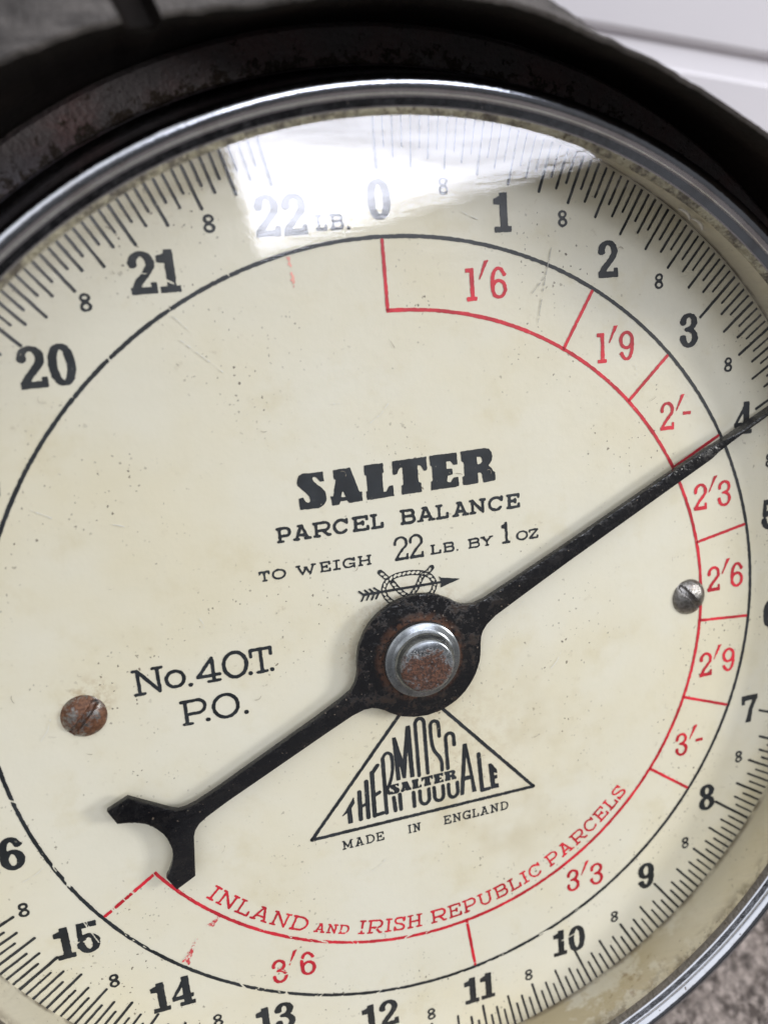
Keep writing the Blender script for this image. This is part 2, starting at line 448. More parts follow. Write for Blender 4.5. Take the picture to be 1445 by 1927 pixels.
# outlines measured on the dial (dial units)
TR = {'S': [(-0.2517, 0.4027), (-0.252, 0.4319), (-0.2406, 0.4325), (-0.2368, 0.4227), (-0.2308, 0.4183), (-0.2262, 0.4204), (-0.2256, 0.4256), (-0.2274, 0.4329), (-0.2327, 0.4407), (-0.2437, 0.4519), (-0.2505, 0.4607), (-0.2522, 0.4688), (-0.2498, 0.4781), (-0.2443, 0.4853), (-0.2362, 0.4886), (-0.1883, 0.4876), (-0.1873, 0.4637), (-0.1978, 0.4637), (-0.2015, 0.4709), (-0.2079, 0.4761), (-0.2131, 0.4768), (-0.2143, 0.4735), (-0.2108, 0.4651), (-0.2013, 0.4559), (-0.1917, 0.4466), (-0.1865, 0.4371), (-0.1852, 0.4244), (-0.1876, 0.4141), (-0.1941, 0.4069), (-0.2052, 0.4019)], 'A': [(-0.175, 0.4025), (-0.1761, 0.4264), (-0.1699, 0.4263), (-0.1608, 0.4629), (-0.1642, 0.4646), (-0.1654, 0.4881), (-0.1227, 0.4888), (-0.1051, 0.4278), (-0.0992, 0.4273), (-0.0992, 0.4039), (-0.1327, 0.4037), (-0.1375, 0.4103), (-0.1536, 0.4102), (-0.1571, 0.4026)], 'Ah': [(-0.1459, 0.4378), (-0.1518, 0.4202), (-0.1402, 0.4196)], 'L': [(-0.0892, 0.4039), (-0.0898, 0.4266), (-0.0862, 0.427), (-0.0858, 0.4642), (-0.0903, 0.4651), (-0.0903, 0.4897), (-0.0423, 0.4896), (-0.042, 0.4664), (-0.046, 0.4647), (-0.0462, 0.4206), (-0.0393, 0.4191), (-0.0349, 0.4272), (-0.0308, 0.4321), (-0.0215, 0.4327), (-0.0205, 0.4053)], 'T': [(-0.0203, 0.491), (0.0665, 0.4915), (0.0668, 0.4581), (0.0629, 0.4563), (0.0564, 0.4571), (0.0509, 0.4714), (0.0444, 0.4726), (0.0429, 0.4697), (0.0431, 0.4315), (0.0486, 0.4295), (0.0493, 0.406), (-0.002, 0.4053), (-0.0019, 0.4284), (0.0038, 0.4304), (0.004, 0.4711), (-0.0002, 0.4721), (-0.0042, 0.4685), (-0.0086, 0.4592), (-0.0135, 0.4562), (-0.019, 0.4566), (-0.0207, 0.4581)], 'E': [(0.0733, 0.4064), (0.0736, 0.4284), (0.0783, 0.4296), (0.0786, 0.4651), (0.0741, 0.4675), (0.0737, 0.4924), (0.1451, 0.4923), (0.1453, 0.4616), (0.1335, 0.4623), (0.1266, 0.4727), (0.1161, 0.4722), (0.1162, 0.4549), (0.131, 0.4539), (0.1319, 0.4382), (0.1174, 0.4373), (0.1164, 0.4227), (0.124, 0.4208), (0.1324, 0.4313), (0.1452, 0.4309), (0.1461, 0.4067)], 'R': [(0.1558, 0.4073), (0.1559, 0.4295), (0.1613, 0.4316), (0.1606, 0.4657), (0.1553, 0.4673), (0.1543, 0.493), (0.2166, 0.4945), (0.2281, 0.4913), (0.2363, 0.482), (0.2382, 0.4707), (0.2351, 0.46), (0.2256, 0.4492), (0.2332, 0.4436), (0.2376, 0.4337), (0.243, 0.4317), (0.2434, 0.4083), (0.2091, 0.4076), (0.2069, 0.4293), (0.2032, 0.4335), (0.1973, 0.4333), (0.1967, 0.4074)], 'Rh': [(0.196, 0.475), (0.1967, 0.4551), (0.2045, 0.4559), (0.2097, 0.4604), (0.2101, 0.4678), (0.2065, 0.4728)], 'loop': [(-0.0376, 0.1338), (-0.0492, 0.1389), (-0.0602, 0.15), (-0.0668, 0.1653), (-0.0666, 0.1794), (-0.0584, 0.194), (-0.0459, 0.2009), (-0.0316, 0.2056), (-0.0155, 0.2069), (0.0006, 0.2073), (0.0165, 0.2052), (0.0305, 0.2023), (0.0481, 0.1943), (0.0595, 0.1822), (0.0645, 0.1671), (0.0604, 0.1535), (0.0525, 0.1435), (0.04, 0.1406), (0.0311, 0.1319)], 'rope1a': [(-0.0729, 0.2204), (-0.0657, 0.2127), (-0.0585, 0.2045)], 'rope1b': [(-0.0439, 0.1896), (-0.0342, 0.1738), (-0.0215, 0.1584), (-0.0083, 0.147), (-0.0006, 0.1415)], 'rope2': [(0.0596, 0.2117), (0.0487, 0.2023), (0.0361, 0.1963), (0.027, 0.1836), (0.021, 0.1725), (0.013, 0.1606), (0.0031, 0.1501), (-0.0046, 0.1422)], 'shaft': [(-0.1196, 0.1704), (0.0822, 0.1698)], 'head': [(0.0752, 0.1873), (0.082, 0.1815), (0.134, 0.1701), (0.0949, 0.1599), (0.078, 0.1546), (0.0815, 0.1693)], 'feathers': [[(-0.1304, 0.1807), (-0.1178, 0.1691)], [(-0.1156, 0.1818), (-0.105, 0.1699)], [(-0.1038, 0.1827), (-0.0922, 0.1697)], [(-0.0919, 0.1833), (-0.0764, 0.17)], [(-0.1178, 0.1691), (-0.1264, 0.1551)], [(-0.105, 0.1699), (-0.1127, 0.1562)], [(-0.0922, 0.1697), (-0.1005, 0.1546)], [(-0.0803, 0.1706), (-0.0892, 0.155)]], 'red1': [(-0.5692, -0.6169), (-0.6038, -0.6337), (-0.591, -0.6416)], 'red2': [(-0.6349, -0.6664), (-0.6814, -0.7237), (-0.665, -0.7314)], 'red3': [(-0.2172, 0.9664), (-0.2114, 0.966), (-0.2066, 0.9039), (-0.2125, 0.9043)], 'marks': [[(0.4164, 0.9582), (0.397, 0.8887), (0.3712, 0.7762)], [(0.397, 0.8887), (0.3605, 0.8518)], [(-0.4816, 0.8689), (-0.4429, 0.8269)], [(-0.8253, 0.485), (-0.7864, 0.4617)], [(-0.6754, 0.4334), (-0.6433, 0.4225)], [(-0.4674, 0.8121), (-0.3865, 0.7363)]]}
# knife-fine scratches through the print: start, end, width
CUTS = [((-0.3541, 0.9504), (-0.3394, 0.9229), 0.0024), ((-0.4856, 0.8868), (-0.4709, 0.8659), 0.003), ((-0.4906, 0.8828), (-0.4778, 0.8642), 0.002), ((-0.6236, 0.7945), (-0.6101, 0.771), 0.0042), ((-0.7104, 0.7206), (-0.6963, 0.7035), 0.0024), ((-0.9281, -0.3657), (-0.9219, -0.3849), 0.003), ((-0.9296, -0.3648), (-0.9242, -0.3815), 0.002), ((-0.9083, -0.4089), (-0.9001, -0.4343), 0.0042), ((-0.9072, -0.4271), (-0.902, -0.4133), 0.0024), ((-0.8012, -0.5879), (-0.7973, -0.6052), 0.003), ((-0.7906, -0.6047), (-0.7774, -0.6333), 0.002), ((-0.9868, -0.178), (-0.9745, -0.1859), 0.0042), ((-0.7638, -0.6458), (-0.7441, -0.6632), 0.0024), ((-0.892, -0.5249), (-0.8621, -0.6033), 0.003), ((-0.8832, -0.5276), (-0.8735, -0.5676), 0.002), ((-0.8214, -0.5098), (-0.8164, -0.5272), 0.0042), ((-0.8161, -0.5088), (-0.8111, -0.5262), 0.0024), ((-0.7929, -0.4922), (-0.7862, -0.5047), 0.003), ((-0.7782, -0.4809), (-0.7739, -0.4953), 0.002), ((-0.7736, -0.4796), (-0.7589, -0.4971), 0.0042), ((-0.7154, -0.4391), (-0.7075, -0.4597), 0.0024), ((-0.5472, -0.8304), (-0.5317, -0.8602), 0.003), ((-0.5103, -0.8635), (-0.4953, -0.8599), 0.002), ((-0.5445, -0.8342), (-0.5269, -0.8665), 0.0042), ((-0.5146, -0.8649), (-0.4999, -0.8641), 0.0024), ((-0.4916, -0.8758), (-0.4808, -0.8677), 0.003), ((-0.4562, -0.888), (-0.4221, -0.9147), 0.002), ((-0.4269, -0.913), (-0.4328, -0.8991), 0.0042), ((-0.3595, -0.9395), (-0.3411, -0.9338), 0.0024), ((-0.35, -0.9458), (-0.3365, -0.9384), 0.003), ((-0.2906, -0.9665), (-0.2767, -0.9561), 0.002), ((-0.1908, -0.989), (-0.1768, -0.9814), 0.0042), ((-0.1354, -0.9957), (-0.1239, -0.9873), 0.0024), ((-0.4123, -0.7194), (-0.3997, -0.7377), 0.003), ((-0.3682, -0.742), (-0.3461, -0.7664), 0.002), ((-0.3403, -0.7596), (-0.3076, -0.7817), 0.0042), ((-0.2475, -0.7893), (-0.2365, -0.8076), 0.0024), ((-0.2277, -0.7956), (-0.2265, -0.8108), 0.003), ((-0.1987, -0.8168), (-0.1876, -0.8085), 0.002), ((-0.0953, -0.835), (-0.0682, -0.8286), 0.0042), ((-0.0256, -0.833), (-0.0093, -0.8321), 0.0024), ((-0.4785, -0.687), (-0.4607, -0.6983), 0.003), ((-0.2697, -0.7559), (-0.2508, -0.7706), 0.002), ((-0.228, -0.772), (-0.2022, -0.7713), 0.0042), ((-0.1749, -0.7829), (-0.1632, -0.7688), 0.0024), ((-0.4106, -0.8124), (-0.3831, -0.8098), 0.003), ((-0.4214, -0.8205), (-0.3938, -0.7946), 0.002), ((-0.4489, -0.8463), (-0.4165, -0.8426), 0.0042), ((-0.4369, -0.827), (-0.4141, -0.8434), 0.0024), ((-0.3899, -0.8046), (-0.3717, -0.8194), 0.003), ((-0.5387, 0.954), (-0.5109, 0.953), 0.002), ((-0.488, 0.9426), (-0.4652, 0.9298), 0.0042), ((0.0436, -1.0051), (0.0655, -1.0003), 0.0024), ((0.1312, -0.9978), (0.1538, -0.9889), 0.003), ((0.176, -0.9881), (0.2064, -0.9735), 0.002), ((0.3049, -0.9521), (0.3355, -0.9454), 0.0042), ((0.4212, -0.9066), (0.4447, -0.8974), 0.0024), ((0.0857, -0.9102), (0.0782, -0.9158), 0.003), ((0.0792, -0.8447), (0.0899, -0.8441), 0.002), ((0.3758, -0.9954), (0.4267, -0.9825), 0.0042), ((0.0883, -0.9835), (0.1066, -0.9815), 0.0024), ((-0.0366, -0.8395), (-0.0151, -0.8307), 0.003), ((0.2488, -0.7901), (0.2673, -0.7877), 0.002)]
# ------------------------------------------------------------------ printed ink: signed-distance shapes turned into flat print meshes
_rs = np.random.RandomState(7)
_LAT = _rs.rand(256, 256)
def vnoise(x, y, f):
    x, y = x * f + 1000.3, y * f + 777.7
    xi, yi = np.floor(x).astype(int), np.floor(y).astype(int)
    u, v = x - xi, y - yi
    u, v = u * u * (3 - 2 * u), v * v * (3 - 2 * v)
    g = lambda a, b: _LAT[a & 255, b & 255]
    return (g(xi, yi) * (1 - u) + g(xi + 1, yi) * u) * (1 - v) + (g(xi, yi + 1) * (1 - u) + g(xi + 1, yi + 1) * u) * v

def sd_segs(X, Y, pts, closed=False, wx=1.0, wy=1.0):
    x, y = X / wx, Y / wy
    P = [(a / wx, b / wy) for a, b in pts]
    if closed:
        P = P + [P[0]]
    d = np.full(X.shape, 1e9)
    for (ax, ay), (bx, by) in zip(P[:-1], P[1:]):
        ex, ey = bx - ax, by - ay
        L = ex * ex + ey * ey + 1e-12
        t = np.clip(((x - ax) * ex + (y - ay) * ey) / L, 0, 1)
        d = np.minimum(d, (x - ax - t * ex) ** 2 + (y - ay - t * ey) ** 2)
    return np.sqrt(d)

def sd_poly(X, Y, pts):
    d = sd_segs(X, Y, pts, True)
    ins = np.zeros(X.shape, bool)
    n = len(pts)
    for i in range(n):
        (ax, ay), (bx, by) = pts[i], pts[(i + 1) % n]
        if ay == by:
            continue
        c = (ay > Y) != (by > Y)
        ins ^= c & (X < (bx - ax) * (Y - ay) / (by - ay) + ax)
    return np.where(ins, -d, d)

# primitives: ('P', pts, round) filled, ('S', pts, w) line, ('N', pts, wx, wy) broad-pen line, ('X', pts) cut-out polygon, ('O', pts, w) cut-out line
def P(*pts, r=.0): return ('P', list(pts), r)
def R(x0, y0, x1, y1, r=.0): return ('P', [(x0, y0), (x1, y0), (x1, y1), (x0, y1)], r)
def Ln(w, *pts): return ('S', list(pts), w)

def field(prims, X, Y):
    f = np.full(X.shape, 1e9)
    cut = []
    for p in prims:
        if p[0] == 'P':
            f = np.minimum(f, sd_poly(X, Y, p[1]) - p[2])
        elif p[0] == 'S':
            f = np.minimum(f, sd_segs(X, Y, p[1]) - p[2] / 2)
        elif p[0] == 'N':
            f = np.minimum(f, (sd_segs(X, Y, p[1], False, p[2], p[3]) - .5) * min(p[2], p[3]))
        else:
            cut.append(p)
    for p in cut:
        f = np.maximum(f, -sd_poly(X, Y, p[1]) if p[0] == 'X' else p[2] / 2 - sd_segs(X, Y, p[1]))
    return f

def bounds(prims):
    xs, ys, m = [], [], 0
    for p in prims:
        if p[0] in 'PSN':
            xs += [q[0] for q in p[1]]
            ys += [q[1] for q in p[1]]
            m = max(m, p[2] if p[0] == 'P' else p[2] / 2 if p[0] == 'S' else max(p[2], p[3]) / 2)
    return min(xs) - m, min(ys) - m, max(xs) + m, max(ys) + m

class Ink:
    """collects flat print; every glyph is contoured on its own fine grid"""
    def __init__(self, z=.0012):
        self.v, self.f, self.z = [], [], z
    def add(self, prims, tf=lambda x, y: (x, y), scale=1.0, cell=.0021, rough=.0011):
        x0, y0, x1, y1 = bounds(prims)
        h = cell / scale
        xs = np.arange(x0 - 2 * h, x1 + 3 * h, h)
        ys = np.arange(y0 - 2 * h, y1 + 3 * h, h)
        X, Y = np.meshgrid(xs, ys)
        DX, DY = tf(X, Y)
        f = field(prims, X, Y) * scale
        f = f + rough * ((vnoise(DX, DY, 160) - .5) * 1.3 + (vnoise(DX, DY, 420) - .5) * .8)
        for (a, b, w) in CUTS:
            lo = (min(a[0], b[0]) - .01, min(a[1], b[1]) - .01)
            hi = (max(a[0], b[0]) + .01, max(a[1], b[1]) + .01)
            if DX.max() < lo[0] or DX.min() > hi[0] or DY.max() < lo[1] or DY.min() > hi[1]:
                continue
            f = np.maximum(f, w / 2 + .0012 * (vnoise(DX, DY, 300) - .5) - sd_segs(DX, DY, [a, b]))
        self.contour(f, DX, DY)
    def contour(self, f, DX, DY):
        ny, nx = f.shape
        base = {}
        def vert(key, x, y):
            i = base.get(key)
            if i is None:
                i = base[key] = len(self.v)
                self.v.append((float(x), float(y), self.z))
            return i
        ins = f < 0
        cnt = ins[:-1, :-1].astype(int) + ins[1:, :-1] + ins[:-1, 1:] + ins[1:, 1:]
        for j in range(ny - 1):
            row = cnt[j]
            i = 0
            nz = np.nonzero(row)[0]
            if not len(nz):
                continue
            i, end = int(nz[0]), int(nz[-1]) + 1
            while i < end:
                c = row[i]
                if c == 0:
                    i += 1
                    continue
                if c == 4:
                    k = i
                    while k < end and row[k] == 4:
                        k += 1
                    ids = [vert((0, j, q), DX[j, q], DY[j, q]) for q in range(i, k + 1)] + [vert((0, j + 1, q), DX[j + 1, q], DY[j + 1, q]) for q in range(k, i - 1, -1)]
                    if k - i <= 6:
                        self.f.append(tuple(ids))
                    else:
                        n = k - i
                        lo, up = ids[:n + 1], ids[n + 1:][::-1]
                        for s in range(0, n, 6):
                            e = min(s + 6, n)
                            self.f.append(tuple(lo[s:e + 1] + up[s:e + 1][::-1]))
                    i = k
                    continue
                cs = [(j, i), (j, i + 1), (j + 1, i + 1), (j + 1, i)]
                poly = []
                for q in range(4):
                    a, b = cs[q], cs[(q + 1) % 4]
                    fa, fb = f[a], f[b]
                    if fa < 0:
                        poly.append(vert((0,) + a, DX[a], DY[a]))
                    if (fa < 0) != (fb < 0):
                        t = fa / (fa - fb)
                        t = min(max(t, .02), .98)
                        key = (1,) + (a + b if a < b else b + a)
                        poly.append(vert(key, DX[a] + t * (DX[b] - DX[a]), DY[a] + t * (DY[b] - DY[a])))
                if len(poly) >= 3:
                    self.f.append(tuple(poly))
                i += 1
    def build(self, name, mat, parent):
        o = mesh_obj(name, self.v, self.f, mat, parent)
        return o

def place(x0, y0, h, rot=0.0):
    c, s = math.cos(rot), math.sin(rot)
    return lambda X, Y: (x0 + h * (X * c - Y * s), y0 + h * (X * s + Y * c))

# ---- condensed numerals, cap height 1, width W, pen widths wx / wy
def numeral(ch, W, wx, wy, flag='cut'):
    a, b, cx = wx / 2, wy / 2, W / 2
    rx = cx - a
    N = lambda pts: ('N', pts, wx, wy)
    e = .006
    if ch == '0':
        pts = []
        for i in range(49):
            t = 2 * math.pi * i / 48
            c, s = math.cos(t), math.sin(t)
            pts.append((cx + rx * math.copysign(abs(c) ** .88, c), .5 + (.5 - b) * math.copysign(abs(s) ** .88, s)))
        return [N(pts)]
    if ch == '1':
        sx = W * .57
        st = [R(sx - a, 0, sx + a, 1, e), R(.01, 0, W - .01, wy * 1.12, e)]
        if flag == 'cut':
            st.append(P((sx - a, .70), (0.0, .72), (0.0, .865), (sx - a * 1.0, .91), (sx, 1), (sx, .70), r=e))
        else:
            st.append(R(.0, 1 - wy * 1.15, sx, 1, e))
        return st
    if ch == '2':
        top = arc(cx, .72, rx, .28 - b, 192, -8, 26)
        pts = top + spline([top[-1], (W - a * 1.25, .60), (W * .58, .43), (W * .30, .25), (a * 1.05, b + .02)], 6)
        return [N(pts), R(0, 0, W, wy * 1.25, e), R(W - max(wx * .62, .08), 0, W, .25, e), R(0, .70, wx, .745, e)]
    if ch == '3':
        up = arc(cx - .01, .745, rx - .015, .255 - b, 190, -62, 26)
        lo = arc(cx, .285, rx, .285 - b, 68, -188, 28)
        return [N(up + [(W * .46, .525)]), N([(W * .40, .53), (W * .52, .53)] + lo), R(0.01, .73, wx, .775, e), R(0, .235, wx, .285, e)]
    if ch == '4':
        sx = W * .70
        return [R(sx - a, 0, sx + a, 1, e), R(0, .23, W, .23 + wy * 1.05, e), R(sx - a - .13, 0, W + .02, wy * 1.0, e),
                P((sx - a * .2, 1), (sx + a, 1), (sx - a * .2, .78), (wy * .75, .23 + wy), (wy * .3, .23), (0, .23), (0, .33), r=e)]
    if ch == '5':
        return [R(W * .10, 1 - wy * 1.35, W * .95, 1, e), P((W * .10, 1), (W * .10 + wx * .62, 1), (W * .10 + wx * .5, .5), (W * .06, .45), r=e),
                N(arc(cx, .32, rx, .32 - b, 142, -186, 34)), R(0, .22, wx, .285, e)]
    if ch in '69':
        pts1 = arc(cx, .31, rx, .31 - b, 0, 360, 40)
        pts2 = arc(cx, .55, rx, .45 - b, 28, 180, 22) + [(a, .5), (a, .31)]
        pr = [N(pts1), N(pts2), R(W - wx, .735, W - .01, .775, e)]
        if ch == '9':
            fl = []
            for p in pr:
                fl.append((p[0], [(W - q[0], 1 - q[1]) for q in p[1]]) + p[2:])
            return fl
        return pr
    if ch == '7':
        return [R(0, 1 - wy * 1.4, W, 1, e), R(0, .68, wx * .55, 1, e), P((W - wx * .8, .9), (W, .9), (W * .70, .46), (W * .60, 0), (W * .60 - wx, 0), (W * .44, .42), r=e)]
    if ch == '8':
        return [N(arc(cx, .745, rx * .90, .255 - b, 0, 360, 36)), N(arc(cx, .275, rx, .275 - b, 0, 360, 36))]

# ---- monoline slab-serif capitals, cap height 1, width W, weight t
def slab(ch, W, t, se=.15):
    a = t / 2
    L, B, T_, Rr = a, a, 1 - a, W - a
    S = lambda *p: ('S', list(p), t)
    F = lambda x, y, l=se, r=se: ('S', [(x - l, y), (x + r, y)], t * .92)
    cx = W / 2
    x1, x2 = L + se, Rr - se
    if ch == 'I':
        return [S((cx, B), (cx, T_)), F(cx, B, cx - a, cx - a), F(cx, T_, cx - a, cx - a)]
    if ch == 'H':
        return [S((x1, B), (x1, T_)), S((x2, B), (x2, T_)), S((x1, .5), (x2, .5)), F(x1, B), F(x1, T_), F(x2, B), F(x2, T_)]
    if ch == 'N':
        return [S((x1, B), (x1, T_)), S((x1, T_), (x2, B)), S((x2, B), (x2, T_)), F(x1, B), F(x1, T_, se, 0), F(x2, T_)]
    if ch == 'M':
        return [S((x1, B), (x1, T_)), S((x1, T_), (cx, .22), (x2, T_)), S((x2, B), (x2, T_)), F(x1, B), F(x2, B), F(x1, T_, se, 0), F(x2, T_, 0, se)]
    if ch == 'E':
        x1 = L + se * .8
        return [S((x1, B), (x1, T_)), S((L, B), (Rr, B), (Rr, .27)), S((L, T_), (Rr - .02, T_), (Rr - .02, .74)), S((x1, .51), (W * .64, .51)), S((W * .64, .42), (W * .64, .60))]
    if ch == 'L':
        return [S((x1, B), (x1, T_)), S((L, B), (Rr, B), (Rr, .32)), F(x1, T_)]
    if ch == 'T':
        return [S((cx, B), (cx, T_)), S((L, .70), (L, T_), (Rr, T_), (Rr, .70)), F(cx, B, .17, .17)]
    if ch == 'A':
        return [S((x1 * .95, B), (cx - .02, T_), (cx + .03, T_), (W - x1 * .95, B)), S((W * .28, .33), (W * .72, .33)), F(x1 * .95, B), F(W - x1 * .95, B), F(cx, T_, .19, .06)]
    if ch in 'PR':
        x1 = L + se * .85
        ym = .43
        r = (T_ - ym) / 2
        bx = Rr - r - (.04 if ch == 'R' else 0)
        pr = [S((x1, B), (x1, T_)), S((L, T_), (bx, T_)), ('S', arc(bx, ym + r, r, r, 90, -90, 16), t), S((bx, ym), (x1, ym)), F(x1, B, se * .85, se * 1.1)]
        if ch == 'R':
            pr += [S((cx + .02, ym), (Rr - .14, B)), S((Rr - .14, B), (Rr, B))]
        return pr
    if ch == 'B':
        x1 = L + se * .85
        r1, r2 = (T_ - .53) / 2, (.53 - B) / 2
        return [S((x1, B), (x1, T_)), S((L, T_), (Rr - r1 - .05, T_)), ('S', arc(Rr - r1 - .05, .53 + r1, r1, r1, 90, -90, 14), t),
                S((x1, .53), (Rr - r2, .53)), ('S', arc(Rr - r2, B + r2, r2, r2, 90, -90, 14), t), S((L, B), (Rr - r2, B))]
    if ch == 'D':
        x1 = L + se * .85
        return [S((x1, B), (x1, T_)), S((L, T_), (W * .48, T_)), S((L, B), (W * .48, B)), ('S', arc(W * .48, .5, Rr - W * .48, .5 - a, 90, -90, 22), t)]
    if ch in 'CG':
        pr = [('S', arc(cx, .5, cx - a, .5 - a, 42, 318, 34), t), S((Rr - .02, .70), (Rr - .02, T_))]
        if ch == 'G':
            pr += [S((Rr - .03, B), (Rr - .03, .40)), S((W * .56, .41), (Rr, .41))]
        return pr
    if ch in 'Oo':
        return [('S', arc(cx, .5, cx - a, .5 - a, 0, 360, 40), t)]
    if ch == 'S':
        sp = spline([(Rr * .97, .70), (W * .76, .90), (W * .48, T_), (W * .2, .90), (L * 1.15, .73), (W * .26, .575), (W * .7, .44), (Rr, .27), (W * .8, .10), (W * .5, B), (W * .22, .10), (L, .29)], 6)
        return [('S', sp, t), S((Rr * .98, .72), (Rr * .98, T_)), S((L, .28), (L, B))]
    if ch == 'U':
        r = (x2 - x1) / 2
        return [S((x1, T_), (x1, B + r * .9)), S((x2, T_), (x2, B + r * .9)), ('S', arc(cx, B + r * .9, r, r * .9, 180, 360, 16), t), F(x1, T_), F(x2, T_)]
    if ch == 'W':
        return [S((x1 * .8, T_), (W * .31, B), (cx, .72), (W * .69, B), (W - x1 * .8, T_)), F(x1 * .8, T_), F(W - x1 * .8, T_), F(cx, .74, .1, .1)]
    if ch == 'Y':
        return [S((x1, T_), (cx, .46), (x2, T_)), S((cx, .46), (cx, B)), F(x1, T_), F(x2, T_), F(cx, B)]
    if ch == 'Z':
        return [S((L, .72), (L, T_), (Rr, T_), (L, B), (Rr, B), (Rr, .3))]
    if ch == '4':
        sx = W * .70
        return [S((sx, B), (sx, T_), (L, .28), (Rr, .28)), F(sx, B, .2, .2)]
    if ch == '.':
        return [('S', [(cx, .085), (cx + .001, .085)], .2)]

def line_of(ink, items, y, h, t, scale_w=True):
    for ch, x0, x1 in items:
        ink.add(slab(ch, (x1 - x0) / h, t), place(x0, y, h), h)

SLABW = {'I': .5, 'N': 1.12, 'L': .88, 'A': 1.12, 'D': 1.05, 'R': 1.12, 'S': .82, 'H': 1.1, 'E': .95, 'P': .98, 'U': 1.12, 'B': 1.0, 'C': .98, ' ': .35}
def arc_text(ink, text, a0, a1, r, h, t, gap=.13):
    """text along the lower inside of a circle; angles in degrees from straight down, rising to the right"""
    total = sum(SLABW[c] for c in text) + gap * (len(text) - 1)
    span = math.radians(a1 - a0) * (r - h * .4)
    k = span / (total * h)
    pos = 0.0
    for c in text:
        w = SLABW[c] * k
        if c != ' ':
            am = math.radians(a0) + (pos + w / 2) * h / (r - h * .4)
            bx, by = r * math.sin(am), -r * math.cos(am)
            cc, ss = math.cos(am), math.sin(am)
            def tf(X, Y, bx=bx, by=by, cc=cc, ss=ss, w=w):
                u, v = (X - w / 2) * h, Y * h
                return bx + u * cc - v * ss, by + u * ss + v * cc
            ink.add(slab(c, w, t), tf, h, cell=.0019)
        pos += w + gap * k

LB = .2762                     # radians per pound on the scale
def pol(r, a):
    return (r * math.sin(a), r * math.cos(a))

def ring(ink, r, w, a0, a1, rough=.0012):
    """an arc of the printed circles, contoured in pieces so that scratches can break it"""
    n = max(1, int(abs(a1 - a0) / .12))
    for i in range(n):
        b0, b1 = a0 + (a1 - a0) * i / n, a0 + (a1 - a0) * (i + 1) / n
        m = max(2, int((b1 - b0) * r / .0035))
        us = np.linspace(b0, b1, m + 1)
        vs_ = np.linspace(-w * 1.5, w * 1.5, 9)
        U, V = np.meshgrid(us, vs_)
        DX, DY = (r + V) * np.sin(U), (r + V) * np.cos(U)
        f = np.abs(V) - w / 2 + rough * ((vnoise(DX, DY, 120) - .5) * 1.2 + (vnoise(DX, DY, 400) - .5))
        for (a, b, cw) in CUTS:
            if DX.max() < min(a[0], b[0]) - .01 or DX.min() > max(a[0], b[0]) + .01 or DY.max() < min(a[1], b[1]) - .01 or DY.min() > max(a[1], b[1]) + .01:
                continue
            f = np.maximum(f, cw / 2 + .0012 * (vnoise(DX, DY, 300) - .5) - sd_segs(DX, DY, [a, b]))
        ink.contour(f, DX, DY)

# ------------------------------------------------------------------ the setting
def strip_board(name, v_prof, length, mat):
    """a horizontal board: profile (out, up) extruded along x"""
    v, f = [], []
    n = len(v_prof)
    for s in (-1, 1):
        for o_, u in v_prof:
            v.append((s * length / 2, -o_, u))
    for i in range(n - 1):
        f.append((i, i + 1, n + i + 1, n + i))
    return mesh_obj(name, v, f, mat, None, False)

# floor: a sheet of rough grey-brown floor under and behind the scale
GZ = -1.47 * S
gv, gf = [], []
for (x, y) in ((-3, -3), (3, -3), (3, 3), (-3, 3)):
    gv.append((x, y, GZ))
floor = mesh_obj('ground', gv, [(0, 1, 2, 3)], m_ground())
floor['kind'] = 'structure'
floor['label'] = 'rough grey-brown mottled floor under the scale'
floor['category'] = 'floor'

# white boarding behind, with one moulded groove
k = NT('white_gloss_paint')
k.bsdf(k.mix(k.ramp(k.noise(14, 3), .35, .7), (.86, .845, .90), (.84, .825, .885)), .32, 0, k.bump(k.noise(60, 3), .04, .001), .5)
M_WHITE = k.m
g = -.20
prof = [(0, -1.5), (0, g - .125), (-.010, g - .112), (-.034, g - .02), (-.038, g - .008), (-.038, g + .006), (-.030, g + .016), (0.004, g + .026), (.02, g + .055), (.02, 3.0)]
wall = strip_board('wall', [(o_ * S, u * S) for o_, u in prof], 24 * S, M_WHITE)
wall.location = (2.07 * S, 3.55 * S, 0)
wall.rotation_euler = (math.radians(-12), 0, math.radians(-18.93))
wall['label'] = 'white painted boarding with a horizontal groove behind the scale'
wall['category'] = 'wall'

# ------------------------------------------------------------------ the scale
root = bpy.data.objects.new('weighing_scale', None)
root.empty_display_size = .3
COL.objects.link(root)
root.matrix_world = ROOT_M
root['label'] = 'old round-faced parcel scale with cream dial, chrome bezel and black pointer'
root['category'] = 'weighing scale'

# housing drum behind the dial, with a foot down to the floor
M_DRUM = m_plain('dark_grey_casing_paint', (.045, .042, .042), .5)
lathe('housing', [(1.437, -.012), (1.445, -.03), (1.445, -.50), (1.40, -.56), (1.0, -.58)], M_DRUM, root, 128, cap=True)
lathe('flange', [(1.27, -.004), (1.38, -.002), (1.425, -.002), (1.437, -.012)], M_FLANGE, root, 200)
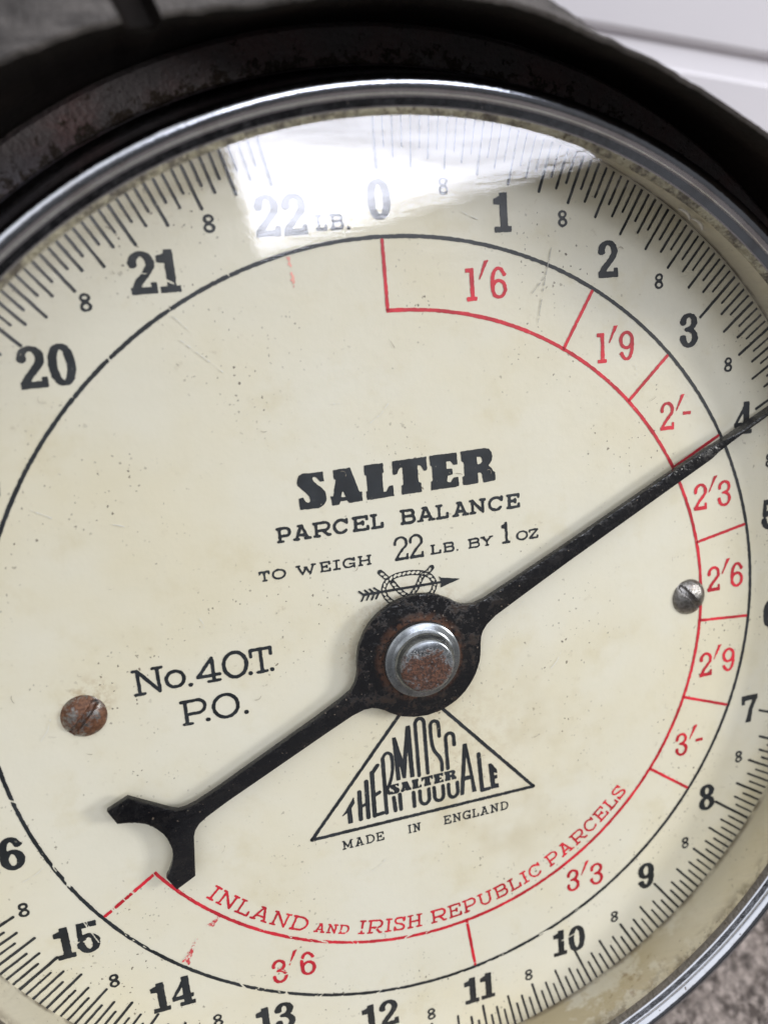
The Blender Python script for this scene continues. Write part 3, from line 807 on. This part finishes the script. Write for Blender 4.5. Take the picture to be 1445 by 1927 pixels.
# rim wall of the recess, and the dial plate
WC = (.006, .004)
recess = lathe('recess_wall', [(1.262, -.002), (1.262, .004), (1.250, .05), (1.232, .12), (1.220, .176)], M_WALL, root, 256, WC)
n = 256
dv = [(0, 0, 0)] + [(1.268 * math.sin(2 * math.pi * i / n), 1.268 * math.cos(2 * math.pi * i / n), 0) for i in range(n)]
dial = mesh_obj('dial_plate', dv, [(0, 1 + (i + 1) % n, 1 + i) for i in range(n)], M_DIAL, root)
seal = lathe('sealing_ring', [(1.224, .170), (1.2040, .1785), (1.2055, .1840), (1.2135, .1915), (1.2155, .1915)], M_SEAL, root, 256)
bead = [(1.2535 + .0205 * math.cos(math.radians(a)), .1985 + .0205 * math.sin(math.radians(a))) for a in range(164, 4, -11)]
lathe('bezel', [(1.220, .175), (1.2140, .186), (1.2150, .1920), (1.2180, .1945), (1.2310, .1985), (1.2340, .2010)] + bead + [(1.2775, .190), (1.2850, .178), (1.2900, .160), (1.2950, .10), (1.305, .06), (1.322, .03), (1.343, .016), (1.351, .008), (1.351, -.003)], M_CHROME, root, 320, sharp=50)
gv = [(0, 0, .180)] + [(1.210 * math.sin(2 * math.pi * i / n), 1.210 * math.cos(2 * math.pi * i / n), .180) for i in range(n)]
glass = mesh_obj('glass_pane', gv, [(0, 1 + (i + 1) % n, 1 + i) for i in range(n)], M_GLASS, root)

# two lifted flakes of white paint on the recess wall
M_FLAKE = m_plain('white_paint_flake', (.82, .80, .78), .45)
def flake(px, py, pz, seed):
    rnd = random.Random(seed)
    v, f = [], []
    rr = math.hypot(px, py)
    er, et = (-px / rr, -py / rr), (py / rr, -px / rr)
    for i in range(7):
        t = i / 6
        wd = .0065 * math.sin(math.pi * (.12 + .8 * t)) * (.8 + .4 * rnd.random())
        for s in (-1, 0, 1):
            u = (t - .5) * .034
            w = s * wd + .006 * math.sin(3 * t)
            n_ = .003 + .010 * t * t + .003 * (s == 0)
            v.append((px + et[0] * u + er[0] * n_, py + et[1] * u + er[1] * n_, pz + w + .012 * t))
    for i in range(6):
        for s in range(2):
            a = i * 3 + s
            f.append((a, a + 1, a + 4, a + 3))
    o = mesh_obj('paint_flake', v, f, M_FLAKE, recess, True)
    m = o.modifiers.new('thickness', 'SOLIDIFY')
    m.thickness = .0015
flake(.725, 1.010, .078, 1)
flake(.762, .986, .076, 2)

# hood: a raised dark collar round the top of the dial, its lip worn to bare grey
def lerp_tab(tab, x):
    for (a, va), (b, vb) in zip(tab[:-1], tab[1:]):
        if x <= b:
            t = max(0, (x - a) / (b - a))
            return va + (vb - va) * t
    return tab[-1][1]
RIN = [(-110, 1.475), (-60, 1.44), (-29, 1.402), (-21, 1.378), (-18, 1.362), (-12, 1.338), (0, 1.334), (8.5, 1.322), (14, 1.304), (24, 1.290), (32, 1.289), (45, 1.305), (60, 1.34), (90, 1.42)]
THK = [(-110, .14), (-25, .14), (-10, .085), (4, .045), (9, .036), (14, .014), (24, .009), (90, .010)]
def hood():
    v, f, fm = [], [], []
    A0, A1, st = -105.0, 66.0, .5
    k_ = int((A1 - A0) / st) + 1
    prof_n = 6
    for i in range(k_):
        a = A0 + i * st
        ends = min(1.0, (a - A0) / 14, (A1 - a) / 14)
        ends = ends * ends * (3 - 2 * ends)
        zt = .03 + .37 * ends
        ri, t = lerp_tab(RIN, a), lerp_tab(THK, a)
        ri = 1.455 + (ri - 1.455) * ends
        jit = .0035 * (vnoise(np.array(a), np.array(3.0), .7) - .5) + .0025 * (vnoise(np.array(a), np.array(9.0), 1.9) - .5)
        ri += float(jit)
        notch = -20.9 < a < -18.7  # shallow notch left dark, its paint standing in for an unlit gap
        if notch:
            pr = [(1.438, -.013), (ri + .004, zt - .07), (ri, zt - .05), (ri + .005, zt - .045), (ri + t, zt - .05 - t * .25), (1.53, -.3)]
        else:
            pr = [(1.438, -.013), (ri + .004, zt - .02), (ri, zt - .006), (ri + .005, zt + .001), (ri + t, zt - .004 - t * .25), (1.53, -.3)]
        ar = math.radians(a)
        for r, z in pr:
            v.append((r * math.sin(ar), r * math.cos(ar), z))
        if i:
            for q in range(prof_n - 1):
                o_ = (i - 1) * prof_n + q
                f.append((o_, o_ + 1, o_ + prof_n + 1, o_ + prof_n))
                fm.append(1 if q in (2, 3) and not notch and not (-20.9 < a - st < -18.7) else 0)
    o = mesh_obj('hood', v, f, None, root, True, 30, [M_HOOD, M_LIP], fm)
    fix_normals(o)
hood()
# foot under the casing (mostly hidden behind the drum)
fv = []
for (x, y, z) in ((-.9, -1.2, -.45), (.9, -1.2, -.45), (.9, .9, -.45), (-.9, .9, -.45)):
    fv.append((x, y, z))
bm = bmesh.new()
inv = ROOT_M.inverted()
top = [bm.verts.new(p) for p in fv]
bot = [bm.verts.new(inv @ Vector((sx * 1.0 * S, yy * S, GZ))) for sx, yy in ((-1, -.75), (1, -.75), (1, 1.25), (-1, 1.25))]
bm.faces.new(bot)
bm.faces.new(top)
for i in range(4):
    bm.faces.new((top[i], top[(i + 1) % 4], bot[(i + 1) % 4], bot[i]))
bmesh.ops.recalc_face_normals(bm, faces=bm.faces)
me = bpy.data.meshes.new('foot')
bm.to_mesh(me)
bm.free()
me.materials.append(M_DRUM)
link(bpy.data.objects.new('foot', me), root)

# ------------------------------------------------------------------ printing on the dial
# graduations: a stroke for each ounce
ink = Ink()
for oz in range(0, 22 * 16 + 1):
    a = oz / 16 * LB
    reg = .008 * math.sin(a)
    if oz % 16 == 0:
        lbn = oz // 16
        r0 = 1.140 - (.020 if 3 <= lbn <= 10 else 0) + reg * .3 - (.008 if lbn in (7, 8) else 0)
        w = .0074
    elif oz % 4 == 0:
        r0, w = 1.143 + reg, .0068
    elif oz % 2 == 0:
        r0, w = 1.163 + reg, .0063
    else:
        r0, w = 1.184 + reg, .0061
    ca, sa = math.cos(a), math.sin(a)
    wj = w * (1 + .18 * (random.Random(oz).random() - .5))
    rj = r0 + .0025 * (random.Random(oz + 999).random() - .5)
    # a plain strip with a rounded inner end, slightly uneven edges
    L = [(rj + .0, -wj * .22), (rj + wj * .25, -wj * .45)]
    m = 9
    rnd = random.Random(oz * 7 + 1)
    left = [(rj + wj * .3 + (1.262 - rj - wj * .3) * q / m, -wj / 2 + (rnd.random() - .5) * .0009) for q in range(m + 1)]
    right = [(x, wj / 2 + (rnd.random() - .5) * .0009) for x, _ in left]
    base = len(ink.v)
    pts = [(rj, -wj * .2), (rj, wj * .2)]
    allp = []
    for x, y in pts + left + right:
        allp.append((x * sa + y * ca, x * ca - y * sa, ink.z))
    ink.v += allp
    nl = m + 1
    ink.f.append((base, base + 1, base + 2 + nl, base + 2))
    for q in range(m):
        ink.f.append((base + 2 + q, base + 2 + nl + q, base + 2 + nl + q + 1, base + 2 + q + 1))
ink.build('graduation_marks', M_BLACK, dial)

# pound numerals
NH, NW, W1 = .0865, .053, .043
for lbn in range(0, 23):
    ink = Ink()
    a = lbn * LB
    s = str(lbn)
    ws = [W1 if c == '1' else NW for c in s]
    tot = sum(ws) + .006 * (len(s) - 1)
    cx, cy = pol(1.079, a)
    x = cx - tot / 2
    for c, w in zip(s, ws):
        ink.add(numeral(c, w / NH, .205, .125), place(x, cy - NH / 2, NH), NH)
        x += w + .006
    ink.build('numeral', M_BLACK, dial)
# half-pound eights
for q in range(22):
    ink = Ink()
    cx, cy = pol(1.1115, (q + .5) * LB)
    ink.add(numeral('8', .64, .165, .15), place(cx - .0122, cy - .019, .038), .038, cell=.0016)
    ink.build('half_pound_figure', M_BLACK, dial)
ink = Ink()
line_of(ink, [('L', -.149, -.122), ('B', -.116, -.084), ('.', -.079, -.070)], 1.019, .0345, .18)
ink.build('unit_lettering', M_BLACK, dial)

ink = Ink()
ring(ink, 1.0, .0088, 0, 2 * math.pi)
ink.build('ring_line', M_BLACK, dial)

# maker's name in heavy slab capitals, and again small in the triangle
def traced(ink, tf, scale, **kw):
    for ch in 'SALTER':
        pr = [('P', TR[ch], -.0004)]
        if ch + 'h' in TR:
            pr.append(('X', TR[ch + 'h']))
        ink.add(pr, tf, scale, **kw)
ink = Ink()
traced(ink, lambda x, y: (x, y), 1.0)
ink.build('name_lettering', M_BLACK, dial)

ink = Ink()
line_of(ink, [('P', -.314, -.278), ('A', -.276, -.231), ('R', -.227, -.182), ('C', -.178, -.139), ('E', -.131, -.0895), ('L', -.086, -.053),
              ('B', -.011, .0285), ('A', .031, .078), ('L', .080, .114), ('A', .123, .167), ('N', .168, .214), ('C', .219, .2605), ('E', .268, .306)], .3305,   .0385, .19)
ink.build('title_lettering', M_BLACK, dial)

ink = Ink()
line_of(ink, [('T', -.366, -.339), ('O', -.335, -.301), ('W', -.277, -.229), ('E', -.220, -.193), ('I', -.188, -.169), ('G', -.164, -.132), ('H', -.126, -.091),
              ('L', .060, .088), ('B', .093, .1235), ('.', .1265, .1345), ('B', .160, .1915), ('Y', .193, .228), ('O', .291, .3235), ('Z', .326, .3525)], .2435, .0265, .185)
for x0 in (-.0325, .0065):
    ink.add(numeral('2', .035 / .061, .105, .092), place(x0, .2425, .061), .061)
ink.add(numeral('1', .022 / .055, .105, .085, 'cut'), place(.2515, .2430, .0555), .0555)
ink.build('capacity_lettering', M_BLACK, dial)

ink = Ink()
line_of(ink, [('N', -.684, -.611), ('4', -.541, -.482), ('T', -.413, -.357), ], .0165, .0665, .125)
ink.add(slab('O', .048 / .047, .175), place(-.612, .019, .0475), .0475)
ink.add(slab('O', .062 / .071, .128), place(-.4785, .0155, .0715), .0715)
for x in (-.555, -.414, -.362):
    ink.add([('S', [(0, 0), (.001, 0)], .0105)], place(x, .0215, 1.0))
line_of(ink, [('P', -.588, -.526)], -.081, .0655, .125)
ink.add(slab('O', .066 / .067, .13), place(-.515, -.0825, .067), .067)
for x in (-.528, -.436):
    ink.add([('S', [(0, 0), (.001, 0)], .0105)], place(x, -.0752, 1.0))
ink.build('model_lettering', M_BLACK, dial)

# knot-and-arrow emblem
ink = Ink()
def rope(pts, w=.0135, gap=.0118):
    pts = spline(pts, 10)
    pr = [('S', pts[::2] + [pts[-1]], w)]
    acc, nxt = 0.0, gap * .6
    for (ax, ay), (bx, by) in zip(pts[:-1], pts[1:]):
        d = math.hypot(bx - ax, by - ay)
        while acc + d > nxt:
            t = (nxt - acc) / d
            px, py = ax + (bx - ax) * t, ay + (by - ay) * t
            ux, uy = (bx - ax) / d, (by - ay) / d
            c, s = math.cos(.42), math.sin(.42)
            ux, uy = ux * c - uy * s, ux * s + uy * c
            pr.append(('O', [(px - ux * .0026, py - uy * .0026), (px + ux * .0026, py + uy * .0026)], .0064))
            nxt += gap
        acc += d
    return pr
ink.add(rope(TR['loop']), cell=.0011, rough=.0006)
ink.build('knot_emblem', M_BLACK, dial)
ink = Ink(.0016)
ink.add(rope(TR['rope1a']), cell=.0011, rough=.0006)
ink.add(rope(TR['rope1b']), cell=.0011, rough=.0006)
ink.build('knot_emblem', M_BLACK, dial)
ink = Ink(.0020)
ink.add(rope(TR['rope2']), cell=.0011, rough=.0006)
ink.build('knot_emblem', M_BLACK, dial)
ink = Ink(.0024)
ink.add([('S', TR['shaft'], .0068), ('P', TR['head'], -.0002)] + [('S', f_, .0045) for f_ in TR['feathers']], cell=.0012, rough=.0006)
ink.build('arrow_emblem', M_BLACK, dial)

# triangular mark
ink = Ink()
tri = [(-.3165, -.4655), (.3075, -.4655), (0, -.104)]
for a, b in ((0, 1), (1, 2), (2, 0)):
    ink.add([('S', [tri[a], tri[b]], .0092)])
ink.build('triangle_border', M_BLACK, dial)
ink = Ink()
w = .0118
LT = [
    [('P', [(-.231, -.418), (-.222, -.408), (-.197, -.372), (-.196, -.388), (-.206, -.400), (-.2055, -.4435), (-.217, -.4435), (-.2165, -.411)], .0008)],
    [Ln(w, (-.1805, -.360), (-.1835, -.439)), Ln(w, (-.1595, -.335), (-.1630, -.439)), Ln(.009, (-.183, -.404), (-.161, -.398))],
    [Ln(w, (-.1425, -.313), (-.1455, -.439)), Ln(.0105, (-.141, -.314), (-.126, -.296)), Ln(.0095, (-.144, -.382), (-.127, -.374)), Ln(.0105, (-.145, -.4385), (-.123, -.4365))],
    [Ln(.0105, (-.1105, -.280), (-.113, -.439)), ('S', spline([(-.1105, -.28), (-.104, -.270), (-.095, -.268), (-.0865, -.279), (-.087, -.318), (-.096, -.352), (-.1075, -.374)], 6), .0088), Ln(.009, (-.107, -.372), (-.101, -.384))],
    [P((-.080, -.228), (-.0715, -.228), (-.057, -.30), (-.0415, -.203), (-.0305, -.203), (-.0300, -.352), (-.0405, -.352), (-.0420, -.262), (-.0530, -.350), (-.0610, -.350), (-.0695, -.290), (-.0680, -.352), (-.0785, -.352), r=.0006)],
    [('S', [(-.0165, -.352)] + [(-.0165, -.205)] + arc(-.0045, -.204, .012, .0145, 180, 0, 14) + [(.0075, -.351)], .0098)],
    [('S', spline([(.0465, -.252), (.0465, -.222), (.0435, -.210), (.0350, -.2055), (.0265, -.210), (.0240, -.222), (.0245, -.262), (.0290, -.288), (.0430, -.312), (.0480, -.330), (.0475, -.352)], 6), .0098)],
    [('S', [(.0860, -.286), (.0858, -.262)] + arc(.0745, -.262, .0112, .0125, 0, 180, 12) + [(.0640, -.351)], .0098)],
    [P((.0935, -.4395), (.1045, -.4395), (.1085, -.398), (.1260, -.398), (.1285, -.4385), (.1400, -.4385), (.1205, -.290), (.1100, -.290), r=.0004), ('X', [(.1105, -.386), (.1245, -.386), (.1165, -.327)])],
    [Ln(w, (.1525, -.330), (.1565, -.439)), Ln(.0105, (.157, -.4395), (.1775, -.4395))],
    [P((.1790, -.366), (.1870, -.366), (.2020, -.388), (.2020, -.398), (.1930, -.394), (.1935, -.404), (.2020, -.404), (.2020, -.414), (.1940, -.414), (.1945, -.430), (.2050, -.431), (.2050, -.4425), (.1830, -.4425), r=.0004)],
    [Ln(.0105, (-.0905, -.399), (-.0885, -.438))], [Ln(.0105, (-.0735, -.394), (-.0735, -.4385))], [Ln(.0105, (-.0360, -.398), (-.0360, -.439))],
]
for ux in (.0065 - .0125, .0465 - .0125, .0870 - .0125):
    LT.append([('S', [(ux - .0125, -.398)] + [(ux - .0125, -.424)] + arc(ux, -.4245, .0125, .0150, 180, 360, 14) + [(ux + .0125, -.398)], .0100)])
for pr in LT:
    ink.add(pr, cell=.0017, rough=.0007)
kx, ky = (.084 + .099) / .494, (.0285) / .086
def mini(x, y):
    return (-.0985 + (x + .254) * kx, -.3885 + (y - .404) * ky)
traced(ink, mini, .36, cell=.0013, rough=.0006)
ink.build('trade_lettering', M_BLACK, dial)

ink = Ink()
h = .0265
mk = lambda txt, x0, x1: [(c, x0 + sum(SLABW[q] + .16 for q in txt[:i]) * (x1 - x0) / (sum(SLABW[q] + .16 for q in txt) - .16),
                           x0 + (sum(SLABW[q] + .16 for q in txt[:i]) + SLABW[c]) * (x1 - x0) / (sum(SLABW[q] + .16 for q in txt) - .16)) for i, c in enumerate(txt)]
SLABW['M'] = 1.3
SLABW['G'] = 1.0
for txt, x0, x1 in (('MADE', -.240, -.126), ('IN', -.060, -.023), ('ENGLAND', .041, .230)):
    for ch, a0, a1 in mk(txt, x0, x1):
        ink.add(slab(ch, (a1 - a0) / h, .145), place(a0, -.5165, h), h, cell=.0016, rough=.0007)
ink.build('origin_lettering', M_BLACK, dial)

# red postal-rate band
QR = .8383
ink = Ink()
ring(ink, QR, .0088, -.004, 15 * LB + .004)
for lbn in (0, 2, 3, 4, 5, 6, 7, 8, 11, 15):
    a = lbn * LB
    p0, p1 = pol(QR + .002, a), pol(.993, a)
    ink.add([('S', [p0, p1], .0082)], rough=.0009)
ink.build('rate_band', M_RED, dial)
def wear_poly(pts, frac):
    return [('P', pts, 0)]
ink = Ink()
for key in ('red1', 'red2'):
    ink.add([('P', TR[key], .0005)], rough=.006, cell=.0014)
ink.build('worn_rate_line', M_SCRAPED, dial)
ink = Ink()
ink.add([('P', TR['red3'], .0)], rough=.006, cell=.0014)
ink.build('worn_rate_line', M_FAINT, dial)

RH = .0735
for lbn, s in ((.98, "1'6"), (2.49, "1'9"), (3.51, "2'-"), (4.53, "2'3"), (5.50, "2'6"), (6.51, "2'9"), (7.51, "3'-"), (9.49, "3'3"), (13.02, "3'6")):
    ink = Ink()
    cx, cy = pol(.919, lbn * LB)
    w0 = .36 if s[0] == '1' else .54
    gap0 = w0 + .08
    w2 = .34 if s[2] == '-' else .56
    x2 = gap0 + .40
    tot = (x2 + w2) if s[2] != '-' else gap0 + .30 + w2
    x0, y0 = cx - tot * RH / 2, cy - RH * .55
    pl = place(x0, y0, RH)
    ink.add(numeral(s[0], w0, .125, .105, 'slab'), pl, RH)
    ink.add([P((gap0, .63), (gap0 + .21, 1.20), (gap0 + .36, 1.22), (gap0 + .03, .63), r=.004)], pl, RH)
    if s[2] == '-':
        ink.add([R(gap0 + .30, .47, gap0 + .30 + w2 * .9, .58, .005)], pl, RH)
    else:
        pl2 = place(x0 + x2 * RH, y0, RH)
        ink.add(numeral(s[2], w2, .125, .105), pl2, RH)
    ink.build('rate_figure', M_RED, dial)

ink = Ink()
arc_text(ink, 'INLAND', -47.2, -26.4, .8155, .0425, .135)
arc_text(ink, 'AND', -24.9, -17.9, .8130, .0285, .165)
arc_text(ink, 'IRISH', -16.1, -3.0, .8140, .0425, .135)
arc_text(ink, 'REPUBLIC', -1.2, 23.7, .8150, .0425, .135)
arc_text(ink, 'PARCELS', 25.2, 47.2, .8150, .0425, .135)
ink.build('parcels_lettering', M_RED, dial)

# hairline scratches in the enamel
ink = Ink(.0030)
for i, s_ in enumerate(TR['marks']):
    if i in (0, 1):
        ink.add([('S', s_, .0016)], rough=.0014, cell=.0012)
ink.build('enamel_scratch', M_DARKSCRATCH, dial)
rnd = random.Random(5)
for i, s_ in enumerate(TR['marks']):
    if i > 1:
        ink = Ink(.0034)
        ink.add([('S', s_, .0013)], rough=.0012, cell=.0011)
        ink.build('enamel_scratch', M_SCRATCH, dial)
for q in range(12):
    r_, a_ = .15 + .95 * math.sqrt(rnd.random()), rnd.random() * 6.283
    x, y = pol(r_, a_)
    d_, l_ = rnd.gauss(.6, .5), rnd.uniform(.02, .07)
    ink = Ink(.0034)
    ink.add([('S', [(x, y), (x + l_ * .5 * math.cos(d_) + .002, y + l_ * .5 * math.sin(d_)), (x + l_ * math.cos(d_ + .1), y + l_ * math.sin(d_ + .1))], .0012)], rough=.0010, cell=.0011)
    ink.build('enamel_scratch', M_SCRATCH, dial)
# curled fibres and crumbs of dirt lying on the plate
M_FIBRE = m_plain('grey_fibre', (.34, .30, .24), .9)
for q in range(44):
    ink = Ink(.0038)
    r_, a_ = 1.15 * math.sqrt(rnd.random()), rnd.random() * 6.283
    x, y = pol(r_, a_)
    d_, l_, cu = rnd.random() * 6.28, rnd.uniform(.008, .026), rnd.uniform(-3, 3)
    pts = []
    for t in range(7):
        pts.append((x, y))
        x += l_ / 6 * math.cos(d_)
        y += l_ / 6 * math.sin(d_)
        d_ += cu / 6
    ink.add([('S', pts, .0009)], rough=.0004, cell=.0008)
    ink.build('dust_fibre', M_FIBRE, dial)

# ------------------------------------------------------------------ pointer, nut, screws
def pointer():
    up = [(.962, .0075), (.950, .0125), (.925, .0165), (.80, .0182), (.45, .0215), (.30, .0245), (.215, .0275), (.185, .0335), (.168, .0425), (.158, .0520)]
    up += [(.1615 * math.cos(math.radians(a)), .1615 * math.sin(math.radians(a))) for a in range(24, 158, 6)]
    up += [(-.158, .0520), (-.170, .0400), (-.188, .0310), (-.22, .0265), (-.30, .0245), (-.44, .0235), (-.58, .0215), (-.640, .0225), (-.664, .0265), (-.680, .0345), (-.692, .0470), (-.7495, .1370), (-.8040, .1390), (-.8045, .0960)]
    tip = spline([(-.8045, .0960), (-.786, .0835), (-.764, .0635), (-.7495, .0390), (-.7425, .0100)], 6)[1:]
    up += tip
    out = up + [(x, -y) for x, y in reversed(up)]
    ang = math.radians(26.33)
    c, s = math.cos(ang), math.sin(ang)
    rnd = random.Random(3)
    bm = bmesh.new()
    vs_ = []
    for x, y in out:
        x += (rnd.random() - .5) * .0014
        y += (rnd.random() - .5) * .0014
        vs_.append(bm.verts.new((x * c - y * s, x * s + y * c, .029)))
    face = bm.faces.new(vs_)
    if face.normal.z < 0 or True:
        bm.normal_update()
        if face.normal.z < 0:
            face.normal_flip()
    ext = bmesh.ops.extrude_face_region(bm, geom=[face])
    topv = [e for e in ext['geom'] if isinstance(e, bmesh.types.BMVert)]
    for q in topv:
        q.co.z += .016
    topf = [e for e in ext['geom'] if isinstance(e, bmesh.types.BMFace)][0]
    bm.normal_update()
    bmesh.ops.bevel(bm, geom=list(topf.edges), offset=.0032, segments=2, profile=.6, affect='EDGES')
    # twisted knife edge at the end of the needle
    x0, x1 = .945, 1.215
    rows = []
    for i in range(9):
        t = i / 8
        x = x0 + (x1 - x0) * t
        tw = min(1, t / .22)
        hw = .0125 * (1 - tw) + .0058 * tw - .002 * t
        hz = .008 * (1 - tw) + .016 * tw
        zc = .0355
        rows.append([bm.verts.new((x * c - y * s, x * s + y * c, zc + z)) for y, z in ((-hw, -hz), (hw, -hz), (hw, hz * .92), (0, hz * 1.05), (-hw, hz * .92))])
    for a, b in zip(rows[:-1], rows[1:]):
        for q in range(5):
            bm.faces.new((a[q], a[(q + 1) % 5], b[(q + 1) % 5], b[q]))
    bm.faces.new(rows[-1])
    bm.faces.new(rows[0])
    bmesh.ops.recalc_face_normals(bm, faces=bm.faces)
    me = bpy.data.meshes.new('pointer')
    bm.to_mesh(me)
    bm.free()
    me.materials.append(M_POINTER)
    me.polygons.foreach_set('use_smooth', [True] * len(me.polygons))
    me.set_sharp_from_angle(angle=math.radians(42))
    return link(bpy.data.objects.new('pointer', me), root)
ptr = pointer()
lathe('hub_nut', [(.090, .0450), (.0965, .050), (.0985, .060), (.0965, .0665), (.091, .0695), (.082, .0705), (.0745, .0745), (.0705, .081), (.0690, .098), (.0665, .1035), (.061, .1065), (.035, .1085), (.0135, .109), (.0105, .1065), (.006, .1035), (.001, .1030)], M_NUT, ptr, 96, sharp=40, cap=True)
# the arbor that carries the pointer through the dial
lathe('arbor', [(.03, -.01), (.03, .04)], M_NUT, ptr, 32, cap=True)

def screw(x, y, slot_deg, mat, label):
    n, m = 72, 30
    v, f = [], []
    r0 = .0515
    sa = math.radians(slot_deg)
    for j in range(m + 1):
        r = r0 * j / m
        for i in range(n):
            a = 2 * math.pi * i / n
            px, py = r * math.cos(a), r * math.sin(a)
            z = .030 * math.sqrt(max(0, 1 - (r / r0) ** 2 * .95)) - .0066
            d = abs(-px * math.sin(sa) + py * math.cos(sa))
            cut = max(0, min(1, (.0078 - d) / .002))
            z -= .0125 * cut * (1 if r < r0 * .985 else .4)
            v.append((px, py, max(z, .0006) if j < m else -.001))
    for j in range(m):
        for i in range(n):
            i2 = (i + 1) % n
            f.append((j * n + i, (j + 1) * n + i, (j + 1) * n + i2, j * n + i2))
    o = mesh_obj('screw', v, f, mat, root, True, 50)
    fix_normals(o)
    o.location = (x, y, 0.0)
    o['label'] = label
screw(.799, .004, -50, m_screw('dull_steel_screw', False), 'grey steel screw with a diagonal slot')
screw(-.799, -.006, 46, m_screw('rusty_steel_screw', True), 'rust-covered screw')
